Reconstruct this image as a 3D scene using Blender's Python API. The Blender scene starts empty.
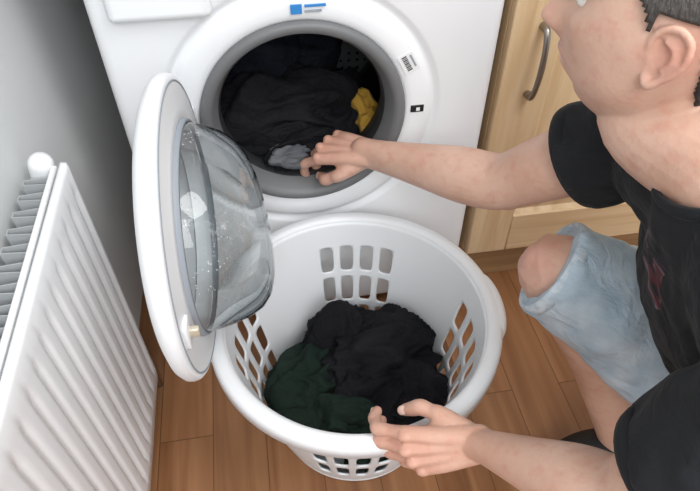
import bpy, bmesh, math
import numpy as np
from mathutils import Vector as V, Matrix, noise as mn
sc=bpy.context.scene
try:
    sc.view_settings.view_transform='Standard'
except Exception: pass
D2R=math.pi/180
# ---------------------------------------------------------------- materials
def mat(name,col,rough=.5,metal=0,spec=.5,sss=0,coat=0):
    m=bpy.data.materials.new(name); m.use_nodes=True
    b=m.node_tree.nodes['Principled BSDF']
    b.inputs['Base Color'].default_value=(*col,1); b.inputs['Roughness'].default_value=rough
    b.inputs['Metallic'].default_value=metal; b.inputs['Specular IOR Level'].default_value=spec
    if sss:
        b.inputs['Subsurface Weight'].default_value=sss
        b.inputs['Subsurface Radius'].default_value=(.012,.004,.002)
        b.inputs['Subsurface Scale'].default_value=1
    if coat: b.inputs['Coat Weight'].default_value=coat
    return m
def N(m,t,**kw):
    n=m.node_tree.nodes.new(t)
    for k,v in kw.items(): setattr(n,k,v)
    return n
def L(m,a,b): m.node_tree.links.new(a,b)
def bsdf(m): return m.node_tree.nodes['Principled BSDF']
def coords(m,scale=(1,1,1),rot=(0,0,0)):
    tc=N(m,'ShaderNodeTexCoord'); mp=N(m,'ShaderNodeMapping')
    mp.inputs['Scale'].default_value=scale; mp.inputs['Rotation'].default_value=rot
    L(m,tc.outputs['Object'],mp.inputs['Vector']); return mp.outputs['Vector']
def ramp(m,fac,stops):
    r=N(m,'ShaderNodeValToRGB'); e=r.color_ramp.elements
    while len(e)<len(stops): e.new(.5)
    for i,(p,c) in enumerate(stops):
        e[i].position=p; e[i].color=(*c,1)
    L(m,fac,r.inputs['Fac']); return r.outputs['Color']
def noisecol(m,scale,c1,c2,vec=None,detail=4,lo=.3,hi=.7):
    n=N(m,'ShaderNodeTexNoise'); n.inputs['Scale'].default_value=scale; n.inputs['Detail'].default_value=detail
    L(m,vec if vec is not None else coords(m),n.inputs['Vector'])
    c=ramp(m,n.outputs['Fac'],[(lo,c1),(hi,c2)]); L(m,c,bsdf(m).inputs['Base Color']); return c
def bump(m,h,strength=.2,dist=.002):
    b=N(m,'ShaderNodeBump'); b.inputs['Strength'].default_value=strength; b.inputs['Distance'].default_value=dist
    L(m,h,b.inputs['Height']); L(m,b.outputs['Normal'],bsdf(m).inputs['Normal']); return b
def fabric(name,c1,c2,scale=9,weave=900,st=.35,sheen=.05,crease=0):
    m=mat(name,c1,.9,spec=.2)
    c=noisecol(m,scale,c1,c2)
    n=N(m,'ShaderNodeTexNoise'); n.inputs['Scale'].default_value=weave; L(m,coords(m),n.inputs['Vector'])
    b=bump(m,n.outputs['Fac'],st,.001)
    if crease:
        n2=N(m,'ShaderNodeTexNoise'); n2.inputs['Scale'].default_value=crease; n2.inputs['Detail'].default_value=3; n2.inputs['Distortion'].default_value=1.2
        L(m,coords(m,(1,1,1.6)),n2.inputs['Vector'])
        b2=N(m,'ShaderNodeBump'); b2.inputs['Strength'].default_value=.7; b2.inputs['Distance'].default_value=.012
        L(m,n2.outputs['Fac'],b2.inputs['Height']); L(m,b2.outputs['Normal'],b.inputs['Normal'])
    bsdf(m).inputs['Sheen Weight'].default_value=sheen
    return m
def mixc(m,fac,a,b):
    mm=N(m,'ShaderNodeMix'); mm.data_type='RGBA'; L(m,fac,mm.inputs['Factor'])
    for s_,k in ((a,'A'),(b,'B')):
        if isinstance(s_,tuple): mm.inputs[k].default_value=(*s_,1)
        else: L(m,s_,mm.inputs[k])
    return mm.outputs['Result']
M={}
M['white']=mat('white_enamel',(.83,.85,.87),.3)
M['white2']=mat('white_plastic',(.82,.84,.86),.38)
M['basket']=mat('basket_plastic',(.80,.82,.84),.42)
M['rad']=mat('radiator_enamel',(.86,.87,.88),.3)
M['fin']=mat('convector_grey',(.42,.44,.45),.5)
M['wall']=mat('wall_paint',(.6,.6,.6),.85)
noisecol(M['wall'],3,(.70,.71,.71),(.75,.76,.76)); n2=N(M['wall'],'ShaderNodeTexNoise'); n2.inputs['Scale'].default_value=180; L(M['wall'],coords(M['wall']),n2.inputs['Vector']); bump(M['wall'],n2.outputs['Fac'],.15,.002)
M['rubber']=mat('gasket_rubber',(.155,.16,.165),.5)
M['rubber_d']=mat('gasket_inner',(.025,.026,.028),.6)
M['steel']=mat('drum_steel',(.28,.29,.30),.35,1)
m=M['steel']; vo=N(m,'ShaderNodeTexVoronoi'); vo.inputs['Scale'].default_value=55; vo.inputs['Randomness'].default_value=.15; L(m,coords(m),vo.inputs['Vector'])
c=ramp(m,vo.outputs['Distance'],[(.16,(.01,.01,.01)),(.22,(.30,.31,.32))]); L(m,c,bsdf(m).inputs['Base Color'])
M['chrome']=mat('satin_metal',(.32,.30,.27),.32,1)
M['black']=mat('black_plastic',(.012,.012,.014),.35)
M['blue']=mat('blue_label',(.03,.22,.55),.4)
M['labelw']=mat('label_paper',(.78,.79,.80),.5)
M['greytxt']=mat('grey_print',(.30,.33,.37),.5)
M['brass']=mat('latch_metal',(.66,.60,.48),.35,.4)
M['tee']=fabric('charcoal_tee',(.010,.011,.013),(.018,.019,.022),crease=14)
m=M['tee']; src=None
for l in m.node_tree.links:
    if l.to_socket==bsdf(m).inputs['Base Color']: src=l.from_socket
tc=N(m,'ShaderNodeTexCoord'); nn=N(m,'ShaderNodeTexNoise'); nn.inputs['Scale'].default_value=35; L(m,tc.outputs['Object'],nn.inputs['Vector'])
vd=N(m,'ShaderNodeVectorMath'); vd.operation='DISTANCE'; L(m,tc.outputs['Object'],vd.inputs[0]); vd.inputs[1].default_value=(.232,-.468,.600)
ad=N(m,'ShaderNodeMath'); ad.operation='MULTIPLY_ADD'; L(m,nn.outputs['Fac'],ad.inputs[0]); ad.inputs[1].default_value=.05; L(m,vd.outputs['Value'],ad.inputs[2])
lt=N(m,'ShaderNodeMath'); lt.operation='LESS_THAN'; L(m,ad.outputs[0],lt.inputs[0]); lt.inputs[1].default_value=.090
n=N(m,'ShaderNodeTexNoise'); n.inputs['Scale'].default_value=45; L(m,coords(m,(.3,.3,1.4)),n.inputs['Vector'])
c=ramp(m,n.outputs['Fac'],[(.40,(.012,.012,.014)),(.46,(.10,.022,.03)),(.53,(.15,.13,.14)),(.57,(.04,.02,.04)),(.64,(.015,.015,.018))])
L(m,mixc(m,lt.outputs[0],src,c),bsdf(m).inputs['Base Color'])
M['rib']=fabric('rib_knit',(.010,.011,.013),(.016,.017,.02))
M['blackcloth']=fabric('black_cotton',(.005,.005,.007),(.012,.012,.015),12,700,.3,.0,30)
M['greencloth']=fabric('dark_green_cotton',(.007,.016,.012),(.014,.026,.019),12,700,.3,.0,30)
M['bluecloth']=fabric('navy_cotton',(.006,.007,.012),(.012,.015,.022),12,700,.3,.0,30)
M['yellow']=fabric('mustard_cotton',(.34,.19,.025),(.44,.27,.05),12)
M['greycloth']=fabric('grey_cotton',(.07,.075,.085),(.14,.145,.155),12)
M['denim']=fabric('light_denim',(.36,.48,.58),(.60,.70,.77),22,420,.8,.05,18)
M['denimhem']=fabric('frayed_hem',(.42,.52,.60),(.68,.75,.80),90,500,.9)
M['shoe']=mat('black_shoe',(.012,.012,.014),.6)
M['hair']=mat('dark_hair',(.045,.038,.033),.6)
n=N(M['hair'],'ShaderNodeTexNoise'); n.inputs['Scale'].default_value=300; L(M['hair'],coords(M['hair'],(1,1,.25)),n.inputs['Vector']); bump(M['hair'],n.outputs['Fac'],.8,.004)
M['skin']=mat('skin',(.68,.45,.35),.46,spec=.35,sss=.10)
m=M['skin']; sk=noisecol(m,14,(.56,.33,.24),(.69,.46,.36),detail=7)
n=N(m,'ShaderNodeTexNoise'); n.inputs['Scale'].default_value=70; n.inputs['Detail'].default_value=6; L(m,coords(m),n.inputs['Vector'])
bl=ramp(m,n.outputs['Fac'],[(.50,(0,0,0)),(.72,(.5,.5,.5))]); sk=mixc(m,bl,sk,(.56,.26,.19))
SKIN_SPOTS=[((.02,.03,.44),.12,(.60,.31,.23),.6),((.04,-.50,.31),.12,(.60,.31,.23),.6)]
m_s=m
def finish_skin(extra):
    global sk
    for cc,rr,col,am in SKIN_SPOTS+extra:
        tc=N(m_s,'ShaderNodeTexCoord'); vd=N(m_s,'ShaderNodeVectorMath'); vd.operation='DISTANCE'; L(m_s,tc.outputs['Object'],vd.inputs[0]); vd.inputs[1].default_value=cc
        sk=mixc(m_s,ramp(m_s,vd.outputs['Value'],[(rr*.3,(am,am,am)),(rr,(0,0,0))]),sk,col)
    L(m_s,sk,bsdf(m_s).inputs['Base Color'])
n=N(m,'ShaderNodeTexNoise'); n.inputs['Scale'].default_value=220; n.inputs['Detail'].default_value=4; L(m,coords(m),n.inputs['Vector']); bump(m,n.outputs['Fac'],.35,.0015)
M['nail']=mat('nail',(.78,.55,.47),.3)
M['eye']=mat('eye_white',(.8,.78,.75),.15); M['iris']=mat('iris',(.06,.09,.11),.1)
g=bpy.data.materials.new('door_glass'); g.use_nodes=True; g.node_tree.nodes.clear()
out=N(g,'ShaderNodeOutputMaterial'); tr=N(g,'ShaderNodeBsdfTransparent'); tr.inputs['Color'].default_value=(.90,.93,.935,1)
gl=N(g,'ShaderNodeBsdfGlossy'); gl.inputs['Roughness'].default_value=.03
lw=N(g,'ShaderNodeFresnel'); lw.inputs['IOR'].default_value=1.5
mx=N(g,'ShaderNodeMixShader'); L(g,lw.outputs[0],mx.inputs[0]); L(g,tr.outputs[0],mx.inputs[1]); L(g,gl.outputs[0],mx.inputs[2])
df=N(g,'ShaderNodeBsdfDiffuse'); df.inputs['Color'].default_value=(.85,.87,.88,1)
n=N(g,'ShaderNodeTexNoise'); n.inputs['Scale'].default_value=24; n.inputs['Detail'].default_value=10; n.inputs['Roughness'].default_value=.8; L(g,coords(g),n.inputs['Vector'])
c=ramp(g,n.outputs['Fac'],[(.58,(.0,.0,.0)),(.74,(.5,.5,.5))])
vo=N(g,'ShaderNodeTexVoronoi'); vo.inputs['Scale'].default_value=190; L(g,coords(g),vo.inputs['Vector'])
c2=ramp(g,vo.outputs['Distance'],[(.14,(.55,.55,.55)),(.24,(0,0,0))])
n3=N(g,'ShaderNodeTexNoise'); n3.inputs['Scale'].default_value=9; L(g,coords(g),n3.inputs['Vector'])
c3=ramp(g,n3.outputs['Fac'],[(.45,(0,0,0)),(.60,(1,1,1))])
mu=N(g,'ShaderNodeVectorMath'); mu.operation='MULTIPLY'; L(g,c2,mu.inputs[0]); L(g,c3,mu.inputs[1])
ad=N(g,'ShaderNodeVectorMath'); ad.operation='MAXIMUM'; L(g,mu.outputs[0],ad.inputs[0]); L(g,c,ad.inputs[1])
mx2=N(g,'ShaderNodeMixShader'); L(g,ad.outputs[0],mx2.inputs[0]); L(g,mx.outputs[0],mx2.inputs[1]); L(g,df.outputs[0],mx2.inputs[2]); L(g,mx2.outputs[0],out.inputs['Surface'])
M['glass']=g
def wood(name,sc3,c1,c2,c3):
    m=mat(name,c2,.42)
    v=coords(m,sc3)
    n=N(m,'ShaderNodeTexNoise'); n.inputs['Scale'].default_value=1; n.inputs['Detail'].default_value=6; n.inputs['Distortion'].default_value=.6; L(m,v,n.inputs['Vector'])
    c=ramp(m,n.outputs['Fac'],[(.3,c1),(.5,c2),(.7,c3)]); L(m,c,bsdf(m).inputs['Base Color']); return m
wc=((.58,.39,.21),(.68,.49,.29),(.75,.57,.36))
M['woodv']=wood('beech_vertical',(40,40,2.5),*wc)
M['woodh']=wood('beech_horizontal',(2.5,40,40),*wc)
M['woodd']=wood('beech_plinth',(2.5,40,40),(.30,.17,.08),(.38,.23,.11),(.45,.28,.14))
m=mat('laminate_floor',(.4,.2,.1),.38); M['floor']=m
tc=N(m,'ShaderNodeTexCoord'); mp=N(m,'ShaderNodeMapping'); mp.inputs['Rotation'].default_value=(0,0,math.pi/2); mp.inputs['Location'].default_value=(.13,.145,0)
L(m,tc.outputs['Object'],mp.inputs['Vector'])
br=N(m,'ShaderNodeTexBrick'); br.offset=.37; br.inputs['Scale'].default_value=1; br.inputs['Brick Width'].default_value=.62; br.inputs['Row Height'].default_value=.098
br.inputs['Mortar Size'].default_value=.0008; br.inputs['Mortar Smooth'].default_value=.1
br.inputs['Color1'].default_value=(.0,.0,.0,1); br.inputs['Color2'].default_value=(1,1,1,1); br.inputs['Mortar'].default_value=(.5,.5,.5,1)
L(m,mp.outputs[0],br.inputs['Vector'])
mp2=N(m,'ShaderNodeMapping'); mp2.inputs['Scale'].default_value=(28,1.6,1); L(m,tc.outputs['Object'],mp2.inputs['Vector'])
add=N(m,'ShaderNodeVectorMath'); add.operation='ADD'; sc_=N(m,'ShaderNodeVectorMath'); sc_.operation='SCALE'; sc_.inputs['Scale'].default_value=7
L(m,br.outputs['Color'],sc_.inputs[0]); L(m,mp2.outputs[0],add.inputs[0]); L(m,sc_.outputs[0],add.inputs[1])
n=N(m,'ShaderNodeTexNoise'); n.inputs['Scale'].default_value=1; n.inputs['Detail'].default_value=7; n.inputs['Distortion'].default_value=.8; L(m,add.outputs[0],n.inputs['Vector'])
c=ramp(m,n.outputs['Fac'],[(.28,(.19,.074,.028)),(.5,(.29,.130,.054)),(.72,(.38,.185,.083))])
hv=N(m,'ShaderNodeHueSaturation'); mr=N(m,'ShaderNodeMapRange'); mr.inputs['To Min'].default_value=.90; mr.inputs['To Max'].default_value=1.08
L(m,br.outputs['Color'],mr.inputs['Value']); L(m,mr.outputs[0],hv.inputs['Value']); L(m,c,hv.inputs['Color'])
L(m,mixc(m,br.outputs['Fac'],hv.outputs[0],(.10,.042,.017)),bsdf(m).inputs['Base Color'])
# ---------------------------------------------------------------- helpers
def empty(name,loc=(0,0,0)):
    o=bpy.data.objects.new(name,None); sc.collection.objects.link(o); o.empty_display_size=.05; return o
def obj(name,vs,fs,mt,parent=None,smooth=True):
    me=bpy.data.meshes.new(name); me.from_pydata([tuple(v) for v in vs],[],fs); me.validate()
    bm=bmesh.new(); bm.from_mesh(me); bmesh.ops.recalc_face_normals(bm,faces=bm.faces); bm.to_mesh(me); bm.free()
    o=bpy.data.objects.new(name,me); sc.collection.objects.link(o)
    if mt: me.materials.append(mt)
    if smooth:
        for p in me.polygons: p.use_smooth=True
    if parent: o.parent=parent
    return o
def box(name,lo,hi,mt,parent=None,bev=.002,seg=2):
    lo=V(lo);hi=V(hi)
    vs=[(x,y,z) for x in (lo.x,hi.x) for y in (lo.y,hi.y) for z in (lo.z,hi.z)]
    fs=[(0,1,3,2),(4,6,7,5),(0,4,5,1),(2,3,7,6),(0,2,6,4),(1,5,7,3)]
    o=obj(name,vs,fs,mt,parent,False)
    if bev:
        b=o.modifiers.new('b','BEVEL'); b.width=bev; b.segments=seg; b.harden_normals=False
        for p in o.data.polygons: p.use_smooth=True
        o.data.set_sharp_from_angle(angle=.7) if hasattr(o.data,'set_sharp_from_angle') else None
    return o
def lathe(name,prof,origin,ax,ref,mt,parent=None,n=96,fn=None,close=False):
    ax=V(ax).normalized(); ref=V(ref).normalized(); pr=ax.cross(ref)
    vs=[];fs=[]
    for (r,h) in prof:
        for i in range(n):
            a=2*math.pi*i/n; hh=h if fn is None else fn(r,h,a)
            vs.append(V(origin)+ax*hh+ref*(r*math.cos(a))+pr*(r*math.sin(a)))
    k=len(prof)
    for j in range(k-1 if not close else k):
        for i in range(n):
            a=j*n+i; b=j*n+(i+1)%n; c2=((j+1)%k)*n+(i+1)%n; d=((j+1)%k)*n+i
            fs.append((a,b,c2,d))
    o=obj(name,vs,fs,mt,parent)
    bm=bmesh.new(); bm.from_mesh(o.data); bmesh.ops.remove_doubles(bm,verts=bm.verts,dist=1e-6); bmesh.ops.recalc_face_normals(bm,faces=bm.faces); bm.to_mesh(o.data); bm.free()
    return o
class B:
    def __init__(s): s.v=[]; s.f=[]
    def rings(s,rs,n=20):
        o=len(s.v)
        for c,a,b in rs:
            for i in range(n):
                t=2*math.pi*i/n; s.v.append(V(c)+V(a)*math.cos(t)+V(b)*math.sin(t))
        k=len(rs)
        for j in range(k-1):
            for i in range(n):
                s.f.append((o+j*n+i,o+j*n+(i+1)%n,o+(j+1)*n+(i+1)%n,o+(j+1)*n+i))
        s.v.append(V(rs[0][0])); s.v.append(V(rs[-1][0])); c0=len(s.v)-2; c1=c0+1
        for i in range(n):
            s.f.append((c0,o+(i+1)%n,o+i)); s.f.append((c1,o+(k-1)*n+i,o+(k-1)*n+(i+1)%n))
    def tube(s,pts,rad,n=16,sub=6,ref=(0,0,1),flat=None,round_=True):
        P=[V(p) for p in pts]; k=len(P); fl=flat or [1]*k
        Q=[];R=[];F=[]
        def cr(a,b,c,d,t): return .5*((2*b)+(c-a)*t+(2*a-5*b+4*c-d)*t*t+(3*b-a-3*c+d)*t**3)
        for i in range(k-1):
            p0=P[i-1] if i>0 else 2*P[0]-P[1]; p3=P[i+2] if i+2<k else 2*P[-1]-P[-2]
            r0=rad[max(i-1,0)]; r3=rad[min(i+2,k-1)]
            for j in range(sub):
                t=j/sub; Q.append(cr(p0,P[i],P[i+1],p3,t)); R.append(cr(r0,rad[i],rad[i+1],r3,t)); F.append(fl[i]*(1-t)+fl[i+1]*t)
        Q.append(P[-1]);R.append(rad[-1]);F.append(fl[-1])
        rs=[]; m=len(Q); last=None
        for i in range(m):
            T=(Q[min(i+1,m-1)]-Q[max(i-1,0)]).normalized()
            rf=V(ref) if last is None else last
            a=rf-T*rf.dot(T)
            if a.length<1e-4: a=T.orthogonal()
            a.normalize(); last=a; b=T.cross(a)
            if i==0 and round_:
                for h in (1,.92,.75,.5,.25): rs.append((Q[0]-T*R[0]*h,a*R[0]*max(.02,math.sqrt(1-h*h)),b*R[0]*F[0]*max(.02,math.sqrt(1-h*h))))
            rs.append((Q[i],a*R[i],b*R[i]*F[i]))
            if i==m-1 and round_:
                for h in (.25,.5,.75,.92,1): rs.append((Q[i]+T*R[i]*h,a*R[i]*max(.02,math.sqrt(1-h*h)),b*R[i]*F[i]*max(.02,math.sqrt(1-h*h))))
        s.rings(rs,n)
    def ell(s,c,ax,n=20,m=12):
        c=V(c); a,b,d=[V(x) for x in ax]
        rs=[]
        for j in range(1,m):
            t=math.pi*j/m; rs.append((c-d*math.cos(t),a*math.sin(t),b*math.sin(t)))
        s.rings(rs,n)
    def add(s,vs,fs):
        o=len(s.v); s.v+= [V(v) for v in vs]; s.f+=[tuple(i+o for i in f) for f in fs]
    def make(s,name,mt,parent=None,vox=None,smooth=0,disp=None):
        o=obj(name,s.v,s.f,mt,parent)
        if vox:
            r=o.modifiers.new('r','REMESH'); r.mode='VOXEL'; r.voxel_size=vox; r.use_smooth_shade=True
        if smooth:
            q=o.modifiers.new('s','SMOOTH'); q.factor=.5; q.iterations=smooth
        for d in (disp or []):
            t=bpy.data.textures.new(name+'_t','CLOUDS'); t.noise_scale=d[0]; t.noise_depth=2
            q=o.modifiers.new('d','DISPLACE'); q.texture=t; q.strength=d[1]; q.mid_level=.5; q.texture_coords='LOCAL'
        return o
# ---------------------------------------------------------------- room
box('floor',(-.40,-2.6,-.04),(2.4,.62,0),M['floor'],bev=0)
box('wall_left',(-.50,-2.6,0),(-.40,.72,2.5),M['wall'],bev=0)
box('wall_back',(-.40,.62,0),(2.4,.72,2.5),M['wall'],bev=0)
# ---------------------------------------------------------------- washing machine
WM=empty('washing_machine'); ZC=.502; XC=-.013
hw=.2975; z0=.02; z1=.85
angs=[2*math.pi*i/128 for i in range(128)]
for cx,cz in ((hw,z0),(hw,z1),(-hw,z0),(-hw,z1)):
    angs.append(math.atan2(cz-ZC,cx-XC)%(2*math.pi))
angs=sorted(set(round(a,6) for a in angs)); n=len(angs)
def rect(a):
    dx,dz=math.cos(a),math.sin(a); t=1e9
    if dx>1e-9: t=min(t,(hw-XC)/dx)
    if dx<-1e-9: t=min(t,(hw+XC)/-dx)
    if dz>1e-9: t=min(t,(z1-ZC)/dz)
    if dz<-1e-9: t=min(t,(ZC-z0)/-dz)
    return XC+dx*t,ZC+dz*t
vs=[];fs=[]
prof=[(.150,.03),(.163,.010),(.166,.004),(.170,.001),(.178,-.001),(.200,-.001),(.207,.002),(.212,.008),(.217,.008),(.222,.002),(.228,0)]
for r,y in prof:
    for a in angs: vs.append((XC+r*math.cos(a),y,ZC+r*math.sin(a)))
def clampring(ins,y):
    for a in angs:
        x,z=rect(a); vs.append((max(-hw+ins,min(hw-ins,x)),y,max(z0+ins,min(z1-ins,z))))
clampring(.018,0);clampring(.010,.0015);clampring(.004,.006);clampring(.001,.012);clampring(0,.02);clampring(0,.56);clampring(.28,.57)
k=len(vs)//n
for j in range(k-1):
    for i in range(n): fs.append((j*n+i,j*n+(i+1)%n,(j+1)*n+(i+1)%n,(j+1)*n+i))
obj('body_shell',vs,fs,M['white'],WM)
O=(XC,0,ZC)
lathe('door_seal',[(.166,.006),(.165,-.004),(.160,-.008),(.150,-.006),(.146,.002),(.142,.010),(.139,.018),(.137,.026)],O,(0,1,0),(1,0,0),M['rubber'],WM,128)
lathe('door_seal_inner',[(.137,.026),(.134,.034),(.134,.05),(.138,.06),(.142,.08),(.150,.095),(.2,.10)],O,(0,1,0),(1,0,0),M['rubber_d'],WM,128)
lathe('drum',[(.150,.098),(.235,.10),(.24,.12),(.24,.40),(.23,.42),(.001,.43)],O,(0,1,0),(1,0,0),M['steel'],WM,96)
for i in range(3):
    a=2*math.pi*i/3+.35
    b=B(); c=V((XC+.215*math.cos(a),0,ZC+.215*math.sin(a)))
    b.tube([c+V((0,.13,0)),c+V((0,.25,0)),c+V((0,.39,0))],[.03,.034,.03]); b.make('drum_paddle_%d'%(i+1),M['steel'],WM)
for i,(x,y) in enumerate(((-.26,.05),(.26,.05),(-.26,.5),(.26,.5))):
    lathe('foot_%d'%(i+1),[(.001,0),(.024,0),(.024,.012),(.012,.016),(.012,.03)],(x,y,0),(0,0,1),(1,0,0),M['black'],WM,24)
box('control_panel',(-.297,-.010,.745),(.297,.004,.848),M['white2'],WM,.006,4)
box('detergent_drawer',(-.268,-.018,.688),(-.130,.004,.838),M['white2'],WM,.014,6)
lathe('programme_dial',[(.001,-.035),(.022,-.035),(.025,-.03),(.027,-.008)],(.02,0,.795),(0,1,0),(1,0,0),M['white2'],WM,40)
box('display_window',(.10,-.0115,.775),(.22,-.009,.82),M['black'],WM,0)
box('energy_label_blue',(-.024,-.0042,.680),(-.008,-.0008,.693),M['blue'],WM,0)
box('label_line_1',(-.004,-.0042,.689),(.026,-.0008,.692),M['blue'],WM,0)
box('label_line_2',(-.004,-.0042,.6815),(.020,-.0008,.684),M['greytxt'],WM,0)
box('badge_text',(.225,-.0014,.715),(.285,-.0002,.724),M['blue'],WM,0)
def plate(name,cx,cz,w,h,rot,y,mt):
    c,s=math.cos(rot),math.sin(rot); vs=[]
    for yy in (y,y+.001):
        for u,v in ((-w/2,-h/2),(w/2,-h/2),(w/2,h/2),(-w/2,h/2)): vs.append((cx+u*c-v*s,yy,cz+u*s+v*c))
    return obj(name,vs,[(0,1,2,3),(7,6,5,4),(0,4,5,1),(1,5,6,2),(2,6,7,3),(3,7,4,0)],mt,WM,False)
plate('barcode_sticker',XC+.166,ZC+.086,.024,.034,.5,-.0022,M['labelw'])
for i in range(9): plate('barcode_bar_%d'%(i+1),XC+.163-(i-4)*.0030*math.sin(.5),ZC+.086+(i-4)*.0030*math.cos(.5),.008,(.0010 if i%2 else .0017),.5,-.0030,M['black'])
plate('barcode_text',XC+.172,ZC+.091,.003,.022,.5,-.0030,M['greytxt'])
box('latch_slot',(XC+.175,-.0025,ZC-.004),(XC+.197,.002,ZC+.009),M['black'],WM,.001)
box('latch_slot_hole',(XC+.184,-.0032,ZC-.001),(XC+.190,-.002,ZC+.005),M['white2'],WM,0)
box('filter_hatch',(.17,-.003,.05),(.27,.004,.15),M['white2'],WM,.003)
box('hinge',(-.215,-.018,ZC-.040),(-.182,.004,ZC+.045),M['white2'],WM,.005,3)
for i,dz in enumerate((-.028,.028)):
    lathe('hinge_screw_%d'%(i+1),[(.001,-.021),(.005,-.021),(.006,-.018)],(-.190,0,ZC+dz),(0,1,0),(1,0,0),M['chrome'],WM,20)
ang=2.5*D2R
dv=V((-math.sin(ang),-math.cos(ang),0)); nv=V((math.cos(ang),-math.sin(ang),0)); up=V((0,0,1))
Rd=.199
dc=V((-.187,-.022,ZC+.002))+dv*(Rd+.006)
kk=Rd/.208
lathe('door_frame',[(r*kk,h) for r,h in [(.001,-.032),(.06,-.0315),(.12,-.029),(.165,-.025),(.190,-.019),(.202,-.013),(.2075,-.006),(.208,0),(.2065,.005),(.203,.008),(.198,.009),(.175,.010),(.163,.013),(.152,.014),(.146,.010),(.142,.002),(.140,-.012)]],dc,nv,dv,M['white2'],WM,128)
lathe('door_inner_cover',[(.140,-.012),(.10,-.020),(.001,-.024)],dc,nv,dv,M['white2'],WM,96)
lathe('door_trim_ring',[(.1905,.0088),(.1898,.0100),(.1884,.0100),(.1877,.0090)],dc,nv,dv,M['greytxt'],WM,128)
zsgn=up.dot(nv.cross(dv))
def gfn(r,h,a):
    if h<.02: return h
    zl=math.sin(a)*zsgn
    return h*(1-.20*zl*(r/.13))
gp=[(.140,.008),(.139,.014),(.136,.03),(.131,.048),(.124,.066),(.113,.082),(.100,.091),(.084,.096),(.05,.097),(.001,.097)]
lathe('door_glass',gp,dc,nv,dv,M['glass'],WM,96,gfn)
lathe('door_glass_rim',[(.1435,.011),(.1415,.019),(.1385,.020),(.1375,.012)],dc,nv,dv,M['greytxt'],WM,96)
def orbox(name,c,ax,ay,az,mt,bev=.002):
    c=V(c); vs=[c+ax*i+ay*j+az*k2 for i in(-1,1) for j in(-1,1) for k2 in(-1,1)]
    o=obj(name,vs,[(0,1,3,2),(4,6,7,5),(0,4,5,1),(2,3,7,6),(0,2,6,4),(1,5,7,3)],mt,WM,True)
    q=o.modifiers.new('b','BEVEL'); q.width=bev; q.segments=2; return o
lc=dc+dv*.170
orbox('door_latch_plate',lc+nv*.012,dv*.012,nv*.003,up*.018,M['labelw'])
orbox('door_latch_hook',lc+nv*.019,dv*.004,nv*.007,up*.007,M['brass'])
orbox('door_hinge_arm',V((-.187,-.022,ZC)),V((.006,0,0)),V((0,.014,0)),up*.036,M['white2'])
# ---------------------------------------------------------------- cabinet & worktop
CB=empty('kitchen_cabinet')
cx0=.312; cx1=.80; zb=.125; zt=.845; st=.085
box('carcass',(cx0,.022,.12),(cx1+.0,.57,.85),M['woodv'],CB,.001)
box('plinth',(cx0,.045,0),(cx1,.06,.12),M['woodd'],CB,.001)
box('stile_left',(cx0,0,zb),(cx0+st,.02,zt),M['woodv'],CB,.003,3)
box('stile_right',(cx1-st,0,zb),(cx1,.02,zt),M['woodv'],CB,.003,3)
box('rail_bottom',(cx0+st,0,zb),(cx1-st,.02,zb+.10),M['woodh'],CB,.003,3)
box('rail_top',(cx0+st,0,zt-.10),(cx1-st,.02,zt),M['woodh'],CB,.003,3)
xa,xb,za,zc_=cx0+st,cx1-st,zb+.10,zt-.10
def loopv(ins,y): return [(xa+ins,y,za+ins),(xb-ins,y,za+ins),(xb-ins,y,zc_-ins),(xa+ins,y,zc_-ins)]
vs=loopv(-.001,.003)+loopv(.008,.012)+loopv(.010,.012)+loopv(.024,.009)
fs=[]
for j in range(3):
    for i in range(4): fs.append((j*4+i,j*4+(i+1)%4,(j+1)*4+(i+1)%4,(j+1)*4+i))
fs.append((12,13,14,15)); obj('raised_panel',vs,fs,M['woodv'],CB,False)
b=B(); hx=cx0+.050
b.tube([(hx,.001,.512),(hx,-.016,.515),(hx,-.025,.538),(hx,-.028,.572),(hx,-.025,.606),(hx,-.016,.629),(hx,.001,.632)],[.007,.0055,.005,.0055,.005,.0055,.007],n=14,ref=(1,0,0),flat=[1,1.0,.7,.6,.7,1.0,1]); b.make('door_handle',M['chrome'],CB)
box('countertop',(-.398,-.02,.855),(1.6,.618,.893),mat('worktop_laminate',(.09,.09,.095),.35),None,.006,3)
CB2=empty('kitchen_cabinet.001')
box('carcass_side',(.803,.0,.12),(1.6,.57,.852),M['woodv'],CB2,.001)
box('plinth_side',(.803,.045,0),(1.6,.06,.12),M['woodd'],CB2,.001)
# ---------------------------------------------------------------- radiator
RD=empty('radiator'); xr=-.337; ya=-.158; yb=-1.75; rz0=.065; rz1=.578
vs=[];fs=[]; ny=int((ya-yb)/.0042); zs=[rz0,rz0+.004,rz0+.03,rz0+.045,rz0+.06,.3,rz1-.06,rz1-.045,rz1-.03,rz1-.006,rz1-.001,rz1]
for iy in range(ny+1):
    y=ya+(yb-ya)*iy/ny; ph=((ya-y)%.0333)/.0333
    gro=max(0,1-abs(ph-.5)/.22); gro=gro*gro*(3-2*gro)
    for z in zs:
        amp=0 if (z<rz0+.035 or z>rz1-.035) else (.5 if (z<rz0+.05 or z>rz1-.05) else 1)
        if iy<3 or iy>ny-3: amp=0
        x=xr-.009*gro*amp
        if z==zs[0] or z==zs[-1]: x-=.006
        if z in(zs[1],zs[-2]): x-=.001
        vs.append((x,y,z))
nz=len(zs)
for iy in range(ny):
    for j in range(nz-1): fs.append((iy*nz+j,iy*nz+j+1,(iy+1)*nz+j+1,(iy+1)*nz+j))
o=obj('front_panel',vs,fs,M['rad'],RD); s=o.modifiers.new('s','SOLIDIFY'); s.thickness=.006; s.offset=0
box('panel_backing',(xr-.020,yb,rz0+.002),(xr-.012,ya+.002,rz1-.003),M['rad'],RD,.002)
vs=[];fs=[]; y=ya-.012
prof=[]
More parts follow.
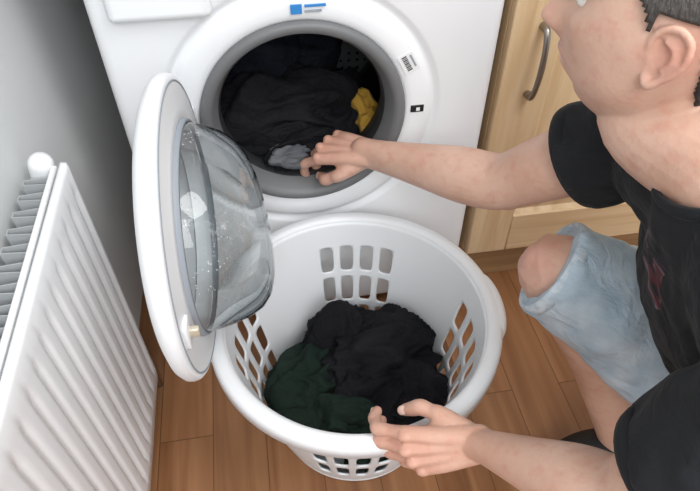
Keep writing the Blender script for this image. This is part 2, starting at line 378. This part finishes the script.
while y>yb+.02:
    prof+= [(xr-.021,y),(xr-.052,y-.003),(xr-.052,y-.013),(xr-.021,y-.016)]; y-=.030
for (x,yy) in prof: vs+= [(x,yy,.10),(x,yy,rz1-.010)]
for i in range(len(prof)-1): fs.append((2*i,2*i+1,2*i+3,2*i+2))
o=obj('convector_fins',vs,fs,M['fin'],RD,False); s=o.modifiers.new('s','SOLIDIFY'); s.thickness=.0015
for i,yy in enumerate((-.35,-1.4)):
    box('wall_bracket_%d'%(i+1),(-.4,yy-.02,.2),(xr-.052,yy+.02,.45),M['rad'],RD,.001)
b=B(); vy=ya+.008; vx=-.374
b.tube([(vx,vy,.556),(vx+.004,vy,.574)],[.015,.016],n=24); b.make('valve_cap',M['rad'],RD)
lathe('valve_head',[(.001,.0),(.014,.0),(.0195,.006),(.021,.018),(.019,.028),(.015,.034),(.001,.034)],(vx,vy-.002,.514),(0,.0,1),(1,0,0),M['rad'],RD,32)
b=B(); b.tube([(vx,vy+.014,.0),(vx,vy+.014,.25),(vx,vy+.012,.49),(vx,vy,.51)],[.0075]*4,n=12,round_=False); b.make('pipe',M['rad'],RD)
b=B(); b.tube([(vx,vy+.01,.49),(vx+.01,vy,.49),(xr-.015,ya-.005,.49)],[.008]*3,n=12); b.make('valve_tail',M['chrome'],RD)
b=B(); b.tube([(xr-.015,ya-.01,.095),(xr-.015,ya+.02,.095),(xr-.012,ya+.024,.06),(xr-.012,ya+.024,0)],[.009,.010,.008,.0075],n=12); b.make('lockshield_valve',M['chrome'],RD)
# ---------------------------------------------------------------- laundry basket
LB=empty('laundry_basket'); bc=V((.027,-.252)); NC=32
zr=[.006,.055,.125,.195,.264,.308]
def rad(z):
    t=(z-.006)/.302; return .138+.068*(max(t,0)**.85)
off=-1.95/NC*2*math.pi+math.pi/2
def P(u,z):
    a=off+u/NC*2*math.pi; r=rad(z); return V((bc.x+r*math.cos(a),bc.y+r*math.sin(a),z))
vs=[];fs=[]; S=6
per=[(i/S,0) for i in range(S)]+[(1,i/S) for i in range(S)]+[(1-i/S,1) for i in range(S)]+[(0,1-i/S) for i in range(S)]
for c in range(NC):
    for r in range(5):
        za,zb2=zr[r],zr[r+1]
        hole=(r in(1,2,3)) and ((c+1)%8)<4
        if hole:
            o=len(vs); m2=len(per)
            for lv in range(3):
                for (u,v) in per:
                    x=(u-.5)*2; y=(v-.5)*2
                    e=5; q=(abs(x)**e+abs(y)**e)**(1/e); ix,iy=x/q*.66,y/q*.80
                    t=(0,.5,1)[lv]; X=x*(1-t)+ix*t; Y=y*(1-t)+iy*t
                    vs.append(P(c+.5+X/2,za+(zb2-za)*(.5+Y/2)))
            for lv in range(2):
                for i in range(m2): fs.append((o+lv*m2+i,o+lv*m2+(i+1)%m2,o+(lv+1)*m2+(i+1)%m2,o+(lv+1)*m2+i))
        else:
            o=len(vs)
            for j in range(S+1):
                for i in range(S+1): vs.append(P(c+i/S,za+(zb2-za)*j/S))
            for j in range(S):
                for i in range(S): fs.append((o+j*(S+1)+i,o+j*(S+1)+i+1,o+(j+1)*(S+1)+i+1,o+(j+1)*(S+1)+i))
o=obj('basket_wall',vs,fs,M['basket'],LB)
bm=bmesh.new(); bm.from_mesh(o.data); bmesh.ops.remove_doubles(bm,verts=bm.verts,dist=2e-5); bmesh.ops.recalc_face_normals(bm,faces=bm.faces); bm.to_mesh(o.data); bm.free()
s=o.modifiers.new('s','SOLIDIFY'); s.thickness=.0035; s.offset=0
b0=(bc.x,bc.y,0)
dr=-.0085; dz=-.006
lathe('rim',[(r+dr,z+dz) for r,z in [(.2125,.306),(.2135,.316),(.2165,.3205),(.222,.322),(.232,.3205),(.2365,.317),(.238,.311),(.2385,.295),(.2355,.294),(.234,.309),(.230,.314),(.220,.315),(.2175,.306)]],b0,(0,0,1),(1,0,0),M['basket'],LB,128,close=True)
lathe('base',[(r*.965,z) for r,z in [(.001,.004),(.06,.004),(.062,.007),(.066,.007),(.068,.004),(.12,.004),(.135,.005),(.1445,.009),(.147,.008),(.145,.001),(.13,0.0005),(.001,.0005)]],b0,(0,0,1),(1,0,0),M['basket'],LB,96)
for k2,ac in enumerate((-4,176)):
    b=B(); pts=[];rr=[]
    for i in range(9):
        a=(ac-17+34*i/8)*D2R; r=.222+.004*math.sin(math.pi*i/8); pts.append((bc.x+r*math.cos(a),bc.y+r*math.sin(a),.302)); rr.append(.008+.0045*min(1,math.sin(math.pi*i/8)*2))
    b.tube(pts,rr,n=16,flat=[1]*9); b.make('handle_%d'%(k2+1),M['basket'],LB,smooth=0)
# ---------------------------------------------------------------- crumpled cloth
def cloth(name,lobes,seed,mt,amp=.22,sub=6,parent=None,fs_=1.0,floor=None,lim=None):
    vsA=[];fsA=[]
    for li,(c,r,rz) in enumerate(lobes):
        bm=bmesh.new(); bmesh.ops.create_icosphere(bm,subdivisions=sub,radius=1)
        c=V(c); cs,sn=math.cos(rz),math.sin(rz); sd=V((seed*3.1+li*7.7,seed*1.7,li*2.3)); o=len(vsA)
        for v in bm.verts:
            p=v.co.copy(); q=V((p.x*1.0,p.y*1.7,p.z*1.2))*fs_+sd
            w=q+mn.noise_vector(q*.7)*.7
            d=(1-abs(mn.noise(w*1.05))*2.4)*.62+(1-abs(mn.noise(w*2.1+V((9,2,4))))*2.2)*.22+mn.noise(w*5)*.05+mn.noise(q*.9)*.8
            p=p*(1+amp*(d-.35))
            p=V((p.x*r[0],p.y*r[1],p.z*r[2])); p=V((p.x*cs-p.y*sn,p.x*sn+p.y*cs,p.z))+c
            if floor is not None and p.z<floor: p.z=floor+.002*mn.noise(p*40)
            if lim:
                rr=lim(p.z); dx=p.x-bc.x; dy=p.y-bc.y; l=math.hypot(dx,dy)
                if l>rr: p.x=bc.x+dx/l*rr; p.y=bc.y+dy/l*rr
            vsA.append(p)
        for f in bm.faces: fsA.append(tuple(v.index+o for v in f.verts))
        bm.free()
    return obj(name,vsA,fsA,mt,parent)
lim=lambda z: rad(max(z,.006))-.006
LP=empty('laundry_pile')
cloth('black_garments',[((.080,-.225,.115),(.115,.085,.082),.3),((.02,-.19,.10),(.085,.085,.088),1.4),((.10,-.30,.10),(.075,.07,.075),-.5),((.04,-.29,.11),(.07,.08,.07),.8)],3,M['blackcloth'],.42,6,LP,floor=.010,lim=lim)
cloth('dark_green_garments',[((-.045,-.265,.10),(.08,.075,.072),.9),((-.02,-.325,.10),(.09,.05,.065),-.2),((.03,-.350,.085),(.06,.04,.055),.2)],8,M['greencloth'],.45,6,LP,floor=.010,lim=lim)
LD=empty('washed_laundry')
cloth('heap_black',[((-.05,.15,.415),(.13,.09,.10),.2),((.04,.16,.385),(.11,.09,.08),.7),((-.035,.075,.405),(.080,.045,.045),.0)],12,M['blackcloth'],.4,6,parent=LD)
cloth('heap_navy',[((-.09,.24,.50),(.09,.08,.10),.4),((.0,.27,.47),(.09,.08,.10),.4)],15,M['bluecloth'],.4,5,parent=LD)
cloth('heap_mustard',[((.112,.13,.405),(.026,.05,.045),.2)],16,M['yellow'],.5,5,parent=LD)
cloth('heap_grey',[((-.036,.040,.406),(.038,.024,.018),.1)],17,M['greycloth'],.5,5,parent=LD)
# ---------------------------------------------------------------- man
MAN=empty('man')
body=B(); nails=B()
def hand(wrist,Yd,Zd,side,curls,spl,thumb,sc_=1.0):
    Yd=V(Yd).normalized(); Zd=V(Zd); Zd=(Zd-Yd*Zd.dot(Yd)).normalized(); T=Yd.cross(Zd)*(-1 if side=='R' else 1)
    W=V(wrist)
    def L3(t,y,z): return W+(T*t+Yd*y+Zd*z)*sc_
    offt=[.030,.010,-.010,-.028]; ky=[.088,.092,.087,.078]; kz=[0,.003,.001,-.004]
    ln=[(.043,.026,.021),(.047,.029,.022),(.043,.027,.021),(.034,.021,.019)]; rr=[.0092,.0095,.009,.0080]
    for i in range(4):
        body.tube([L3(offt[i]*.4,-.005,0),L3(offt[i]*.7,.045,.002),L3(offt[i],ky[i],kz[i])],[.0145*sc_,.0128*sc_,.0110*sc_],n=14,sub=5)
        body.ell(L3(offt[i],ky[i],kz[i]+.003),(T*.009*sc_,Zd*.0108*sc_,Yd*.011*sc_))
        body.tube([L3(offt[i]*.4,.02,.0125),L3(offt[i]*.7,.05,.0125),L3(offt[i],ky[i],kz[i]+.010)],[.0022,.0024,.0022],n=8,sub=4)
        p=L3(offt[i],ky[i],kz[i]); pts=[p]; a=0; s0=spl[i]
        for j in range(3):
            a+=curls[i][j]*D2R
            d=Yd*math.cos(a)*math.cos(s0)+T*math.sin(s0)*math.cos(a)*1-Zd*math.sin(a)
            p=p+d.normalized()*ln[i][j]*sc_; pts.append(p)
        r=rr[i]*sc_
        P2=[pts[0],pts[0].lerp(pts[1],.5),pts[1],pts[1].lerp(pts[2],.5),pts[2],pts[2].lerp(pts[3],.5),pts[3].lerp(pts[2],.22)]
        body.tube(P2,[r*1.12,r*.94,r*1.07,r*.89,r*.96,r*.86,r*.78],n=14,sub=4)
        dl=(pts[3]-pts[2]).normalized(); nz=(Yd*math.sin(a)+Zd*math.cos(a)).normalized(); side_=dl.cross(nz)
        nails.ell(pts[3].lerp(pts[2],.30)+nz*r*.72,(side_*r*.62,dl*r*.85,nz*r*.22),n=12,m=8)
    body.ell(L3(-.003,.04,-.006),(T*.034*sc_,Zd*.015*sc_,Yd*.045*sc_))
    body.ell(L3(.020,.035,-.012),(T*.017*sc_,Zd*.014*sc_,Yd*.03*sc_))
    body.ell(L3(-.022,.035,-.012),(T*.013*sc_,Zd*.012*sc_,Yd*.032*sc_))
    tp=[L3(*q) for q in thumb]
    body.tube([tp[0],tp[1],tp[1].lerp(tp[2],.5),tp[2],tp[2].lerp(tp[3],.5),tp[3]],[.0155*sc_,.0125*sc_,.0105*sc_,.0112*sc_,.0105*sc_,.0088*sc_],n=14,sub=5)
    dl=(tp[3]-tp[2]).normalized(); nz=(T*.5+Zd*.8); nz=(nz-dl*nz.dot(dl)).normalized()
    nails.ell(tp[3]+nz*.0072*sc_+dl*.001,(dl.cross(nz)*.0065,dl*.0085,nz*.002),n=12,m=8)
    return T
shR=V((.365,-.325,.665)); elR=V((.245,-.205,.503)); wrR=V((.086,-.035,.448))
shL=V((.300,-.665,.685)); elL=V((.224,-.645,.470)); wrL=V((.138,-.512,.350))
chest=V((.39,-.505,.62)); neckb=V((.335,-.468,.715))
def arm(sh,el,wr,side):
    ax=(wr-el).normalized()
    body.tube([sh,sh.lerp(el,.35),sh.lerp(el,.7),sh.lerp(el,.93),el.lerp(wr,.07),el.lerp(wr,.28),el.lerp(wr,.6),el.lerp(wr,.9),wr+ax*.008],[.052,.049,.044,.0405,.0415,.0425,.034,.0275,.0265],n=28,sub=6,flat=[1,1,1,1,1,.95,.9,.80,.78])
    b2=(sh-el).normalized(); out_=(ax+b2); out_=-(out_.normalized())
    body.ell(el+out_*.022,(out_*.020,ax.cross(out_)*.018,ax*.022))
    nrm=ax.cross(out_)
    body.ell(el.lerp(wr,.25)+nrm*.012,(nrm*.030,out_*.026,ax*.075))
arm(shR,elR,wrR,'R'); arm(shL,elL,wrL,'L')
hand(wrR,(-.74,.64,-.20),(-.05,-.35,.93),'R',[(26,38,22),(40,46,30),(50,50,30),(56,50,30)],[.10,.03,-.04,-.10],[(.012,.010,-.008),(.040,.045,-.020),(.048,.078,-.034),(.036,.100,-.046)],.97)
hand(wrL,(-.93,.16,-.30),(-.10,-.86,.50),'L',[(26,46,28),(32,48,30),(36,50,30),(38,48,30)],[.03,.01,-.02,-.06],[(.012,.010,-.008),(.034,.040,-.022),(.042,.066,-.036),(.034,.089,-.048)],.98)
# legs
knR=V((.290,-.327,.447)); anR=V((.462,-.430,.080)); hpR=V((.60,-.53,.30))
body.tube([hpR,hpR.lerp(knR,.5),hpR.lerp(knR,.85),knR,knR.lerp(anR,.12),knR.lerp(anR,.35)+V((.022,-.006,.0)),knR.lerp(anR,.65)+V((.012,0,0)),anR,anR+V((.005,0,-.03))],[.085,.075,.058,.048,.047,.052,.041,.034,.034],n=26,sub=6)
body.ell(knR+V((-.016,.006,.006)),(V((.029,0,0)),V((0,.029,0)),V((0,0,.033))))
hpL=V((.58,-.72,.30)); knL=V((.38,-.965,.062)); anL=V((.76,-.99,.06))
body.tube([hpL,hpL.lerp(knL,.5),hpL.lerp(knL,.85),knL,],[.085,.075,.062,.056],n=24)
body.tube([knL,knL.lerp(anL,.3)+V((0,0,.005)),knL.lerp(anL,.65),anL],[.054,.056,.045,.036],n=24)
S=(shL-shR).normalized(); pel=V((.61,-.625,.31))
def tring(c,T,wa,wb):
    T=V(T).normalized(); a=(S-T*S.dot(T)).normalized(); b2=T.cross(a); return (c,a*wa,b2*wb)
sp=(chest-pel).normalized()
body.rings([tring(pel-sp*.05,sp,.10,.08),tring(pel,sp,.145,.105),tring(pel.lerp(chest,.4),sp,.13,.09),tring(pel.lerp(chest,.8),sp,.14,.085),tring(chest+V((-.01,.0,.02)),sp,.13,.070),tring(neckb+V((.03,-.01,-.03)),(neckb-chest),.07,.05),tring(neckb,(neckb-chest),.05,.045)],n=28)
# head
f=V((-.735,.650,.10)).normalized(); rt=f.cross(V((.03,0,1))).normalized(); u_=rt.cross(f)
Hc=V((.289,-.360,.814)); HS=.94
def HW(x,y,z): return Hc+(rt*x+f*y+u_*z)*HS
def gauss(x,s): return math.exp(-x*x/(2*s*s))
def headpt(th,ph,offs=0):
    x=math.sin(th)*math.sin(ph); y=math.sin(th)*math.cos(ph); z=math.cos(th)
    X=x*.075; Y=y*.096; Z=z*.116
    if z<0:
        t=-z
        X*=1-.30*t**1.6
        if y<0: Y*=1-.45*t
        else: Y*=1-.10*t
    if y<0: X*=1+.04*(-y)
    X*=1+.05*gauss(z-.2,.4)
    if y>0: Y=Y*(1-.05*gauss(x,.5))
    Xa=abs(X); fr=max(0,y)**.5
    dn=0; nzp=0
    if -.047<Z<.03:
        t=(.03-Z)/.062; t=min(max(t,0),1); hgt=.004+.027*t**1.25
        if Z<-.035: hgt*=max(0,1-(-.035-Z)/.012)
        hgt*=min(1,(.03-Z)/.012)
        nzp=hgt*gauss(Xa,.008+.005*t)
    dn+=nzp
    dn+=.007*gauss(Xa-.014,.006)*gauss(Z+.031,.007)
    dn-=.011*gauss(Xa-.031,.014)*gauss(Z-.010,.012)
    dn+=.005*gauss(Xa-.026,.02)*gauss(Z-.032,.008)
    dn+=.005*gauss(Xa-.046,.014)*gauss(Z+.018,.014)
    dn+=.010*gauss(Xa,.020)*gauss(Z+.0555,.0045)+.011*gauss(Xa,.018)*gauss(Z+.069,.0055)
    dn-=.006*gauss(Xa,.022)*gauss(Z+.0622,.0022)
    dn-=.005*gauss(Xa,.02)*gauss(Z+.082,.006)
    dn+=.011*gauss(Xa,.020)*gauss(Z+.100,.014)
    dn+=.004*gauss(Xa,.03)*gauss(Z+.062,.018)
    Y+=dn*fr
    if z<0 and abs(X)>1e-6: X+=math.copysign(.007*gauss(Z+.065,.022)*gauss(Y-.02,.03)*min(1,Xa/.03),X)
    p=V((X,Y,Z))
    if offs: p=p+p.normalized()*offs
    return p
nt,npz=120,160
hv_=[];hf=[]
for j in range(nt+1):
    for i in range(npz):
        p=headpt(math.pi*max(.002,min(.998,j/nt)),2*math.pi*i/npz); hv_.append(HW(*p))
for j in range(nt):
    for i in range(npz): hf.append((j*npz+i,j*npz+(i+1)%npz,(j+1)*npz+(i+1)%npz,(j+1)*npz+i))
hf.append(tuple(range(npz))); hf.append(tuple(nt*npz+i for i in range(npz)))
body.add(hv_,hf)
body.tube([neckb+V((.02,-.02,-.05)),neckb+V((.0,0,0)),HW(0,-.035,-.095),HW(0,-.030,-.04)],[.070,.058,.054,.056],n=28,sub=8)
for s in (-1,1):
    body.tube([HW(s*.036,-.035,-.05),HW(s*.034,-.04,-.11),neckb-rt*(0)+f*.045+rt*s*.012],[.014,.014,.012])
for s in (-1,1):
    es=.90
    def E(a,b_,o_): return HW(s*(.0735+o_*es),-.008+a*es,.002+b_*es)
    body.ell(E(-.003,-.003,.0035),( (E(-.003,-.003,.0075)-E(-.003,-.003,.0035)),f*.013,u_*.023))
    hx_=[(.010,-.006,.002),(.013,.010,.006),(.008,.024,.009),(-.006,.031,.013),(-.020,.024,.017),(-.024,.008,.018),(-.020,-.008,.016),(-.012,-.020,.012),(-.003,-.030,.008),(.004,-.026,.005)]
    body.tube([E(*q) for q in hx_],[.0028,.0031,.0032,.0034,.0036,.0034,.0032,.0034,.0050,.0033],n=10,sub=6)
    body.tube([E(.002,.022,.004),E(-.012,.018,.009),E(-.016,.003,.010),E(-.012,-.012,.008)],[.005,.006,.006,.0055],n=12,sub=6,ref=(0,0,1),flat=[.8]*4)
    ax_=[(.000,.016,.010),(-.010,.012,.014),(-.013,.0,.014),(-.008,-.012,.011)]
    body.tube([E(*q) for q in ax_],[.0023,.0028,.0028,.0023],n=10,sub=5)
    body.ell(E(.009,-.006,.003),(rt*.004,f*.003,u_*.006))
body.make('body_skin',M['skin'],MAN,vox=.0021,smooth=2)
nails.make('fingernails',M['nail'],MAN)
lipc=(.50,.20,.16)
finish_skin([(tuple(HW(x,.096,-.0615)),.013,lipc,.7) for x in (-.013,-.005,.005,.013)]+[(tuple(HW(s*.080,-.02,.005)),.035,(.62,.28,.21),.6) for s in (-1,1)]+[(tuple(HW(0,.12,-.03)),.03,(.62,.29,.22),.5)]+[(tuple(knR+V((-.04,0,.02))),.05,(.62,.32,.25),.6)])
for s,nm in ((-1,'left'),(1,'right')):
    b=B(); b.ell(HW(s*.031,.0735,.010),(rt*.0105,f*.0105,u_*.0105),n=24,m=16); b.make('eye_'+nm,M['eye'],MAN)
    b=B(); b.ell(HW(s*.0315,.0810,.009),(rt*.0052,f*.0035,u_*.0052),n=20,m=12); b.make('iris_'+nm,M['iris'],MAN)
    b=B(); b.tube([HW(s*.020,.079,.0155),HW(s*.031,.0830,.0155),HW(s*.042,.076,.013)],[.003,.0048,.003],n=10); b.make('eyelid_'+nm,M['skin'],MAN)
    b=B(); b.tube([HW(s*.014,.0935,.030),HW(s*.030,.0905,.035),HW(s*.046,.078,.030)],[.0018,.0026,.0015],n=10); b.make('eyebrow_'+nm,M['hair'],MAN)
# hair shell
hv2=[];hf2=[];keep={}
for j in range(nt+1):
    for i in range(npz):
        th=math.pi*max(.002,min(.998,j/nt)); ph=2*math.pi*i/npz
        p0=headpt(th,ph); p=headpt(th,ph,.006+.003*mn.noise(p0*60)); hv2.append(HW(*p))
        Y=p0.y; Z=p0.z
        if Y>.055: line=.066
        elif Y>.020: line=.066-(.055-Y)/.035*.036
        elif Y>.004: line=.030-(.020-Y)/.016*.022
        elif Y>-.034: line=.031
        else: line=max(-.055,.031-(-Y-.034)/.018*.07)
        keep[(j,i)]=Z>line+.002*mn.noise(p0*200)
for j in range(nt):
    for i in range(npz):
        q=[(j,i),(j,(i+1)%npz),(j+1,(i+1)%npz),(j+1,i)]
        if all(keep[k2] for k2 in q): hf2.append(tuple(a*npz+b2 for a,b2 in q))
o=obj('hair',hv2,hf2,M['hair'],MAN); s=o.modifiers.new('s','SOLIDIFY'); s.thickness=.009; s.offset=-1
# tee shirt
tee=B()
tee.rings([tring(pel+sp*.02,sp,.175,.135),tring(pel.lerp(chest,.35),sp,.165,.125),tring(pel.lerp(chest,.7),sp,.170,.125),tring(chest,sp,.172,.118),tring(chest+V((-.022,.012,.045)),sp,.155,.105),tring(neckb+V((.012,-.01,-.015)),(neckb-chest),.098,.084),tring(neckb+V((-.001,.002,.004)),(neckb-chest),.070,.068)],n=36)
for sh,el,fr in ((shR,elR,.42),(shL,elL,.66)):
    inn=chest+V((-.02,0,.05))
    tee.tube([inn.lerp(sh,.3),inn.lerp(sh,.7),sh],[.085,.078,.064],n=24)
    tee.tube([sh,sh.lerp(el,fr*.5),sh.lerp(el,fr)],[.064,.064,.066],n=28,round_=False)
    tee.ell(sh,(V((.064,0,0)),V((0,.064,0)),V((0,0,.064))))
tee.make('tee_shirt',M['tee'],MAN,vox=.004,smooth=5,disp=[(.10,.026),(.04,.005)])
for nm,sh,el,fr in (('right',shR,elR,.42),('left',shL,elL,.66)):
    a=sh.lerp(el,fr); d=(el-sh).normalized()
    lathe('sleeve_hem_'+nm,[(.060,-.012),(.0665,-.012),(.0675,0),(.0665,.006),(.062,.007),(.058,.0)],a,d,d.orthogonal(),M['rib'],MAN,40)
dn=(neckb-chest).normalized()
lathe('collar',[(.060,.002),(.067,.003),(.069,.010),(.066,.017),(.061,.016),(.060,.008)],neckb,dn,S-dn*S.dot(dn),M['rib'],MAN,48,close=True)
# shorts
sh_=B()
sh_.rings([tring(pel-sp*.10,sp,.12,.10),tring(pel-sp*.05,sp,.165,.13),tring(pel+sp*.02,sp,.165,.128),tring(pel+sp*.07,sp,.155,.118)],n=32)
hd=(knR-hpR).normalized(); hemR=knR+hd*.006
sh_.tube([hpR+V((.03,-.03,0)),hpR.lerp(hemR,.5),hemR],[.115,.102,.070],n=32,round_=False)
hemL=knL+(hpL-knL).normalized()*.07
sh_.tube([hpL+V((.02,.03,0)),hpL.lerp(hemL,.5),hemL],[.115,.098,.082],n=32,round_=False)
sh_.ell(hpR+V((.03,-.03,0)),(V((.115,0,0)),V((0,.11,0)),V((0,0,.11))))
sh_.ell(hpL+V((.02,.03,0)),(V((.115,0,0)),V((0,.11,0)),V((0,0,.11))))
sh_.make('denim_shorts',M['denim'],MAN,vox=.004,smooth=4,disp=[(.07,.018),(.03,.003)])
for nm,h,hp in (('right',hemR,hpR),('left',hemL,hpL)):
    d=(h-hp).normalized(); r=.069 if nm=='right' else .082
    lathe('shorts_hem_'+nm,[(r-.006,-.016),(r+.001,-.016),(r+.0015,-.010),(r+.0015,-.002),(r,.002),(r-.004,.002),(r-.010,-.01)],h,d,d.orthogonal(),M['denimhem'],MAN,48)
# shoes
def shoe(name,heel,toe,ank,w=.044):
    b=B(); heel=V(heel);toe=V(toe)
    b.tube([heel+V((0,0,.012)),heel.lerp(toe,.3)+V((0,0,.014)),heel.lerp(toe,.65)+V((0,0,.008)),toe+V((0,0,.0))],[.034,.038,.040,.028],n=24,ref=(0,0,1),flat=[1,1,1.1,1.2])
    b.tube([heel.lerp(toe,.18)+V((0,0,.02)),V(ank)],[.038,.038],n=24,round_=False)
    b.make(name,M['shoe'],MAN,vox=.003,smooth=4)
shoe('shoe_right',(.520,-.435,.066),(.345,-.435,.030),anR+V((.002,0,.0)))
b=B()
b.tube([(.83,-1.0,.045),(.84,-.995,.10)],[.04,.04],n=20)
b.tube([anL+V((-.01,0,0)),anL+V((.06,-.005,-.003)),(.86,-1.0,.055)],[.042,.045,.04],n=24); b.make('shoe_left',M['shoe'],MAN,vox=.003,smooth=4)
# ---------------------------------------------------------------- camera
psi=9.4*D2R; th=46*D2R
F=V((math.sin(psi)*math.cos(th),math.cos(psi)*math.cos(th),-math.sin(th)))
R=V((math.cos(psi),-math.sin(psi),0)); U=R.cross(F)
cam=bpy.data.cameras.new('camera'); co=bpy.data.objects.new('camera',cam); sc.collection.objects.link(co)
cam.lens=600/700*36; cam.sensor_width=36; cam.clip_start=.01
mw=Matrix(((R.x,U.x,-F.x,-.0755),(R.y,U.y,-F.y,-.823),(R.z,U.z,-F.z,1.06),(0,0,0,1)))
co.matrix_world=mw; sc.camera=co
# ---------------------------------------------------------------- light
w=bpy.data.worlds.new('world'); sc.world=w; w.use_nodes=True
w.node_tree.nodes['Background'].inputs['Color'].default_value=(.94,.97,1,1); w.node_tree.nodes['Background'].inputs['Strength'].default_value=.78
def area(name,loc,tgt,size,en,col=(1,1,1)):
    l=bpy.data.lights.new(name,'AREA'); l.energy=en; l.size=size; l.color=col
    o=bpy.data.objects.new(name,l); sc.collection.objects.link(o); o.location=loc
    o.rotation_euler=(V(tgt)-V(loc)).to_track_quat('-Z','Y').to_euler(); return o
area('window_light',(.1,-2.3,2.1),(.0,-.1,.3),1.3,42,(.98,.99,1))
area('top_fill_light',(.8,-1.0,2.4),(-.1,-.2,.2),.8,22,(1,.99,.98))  # added overhead fill that brightens the left wall, no actual ceiling fitting
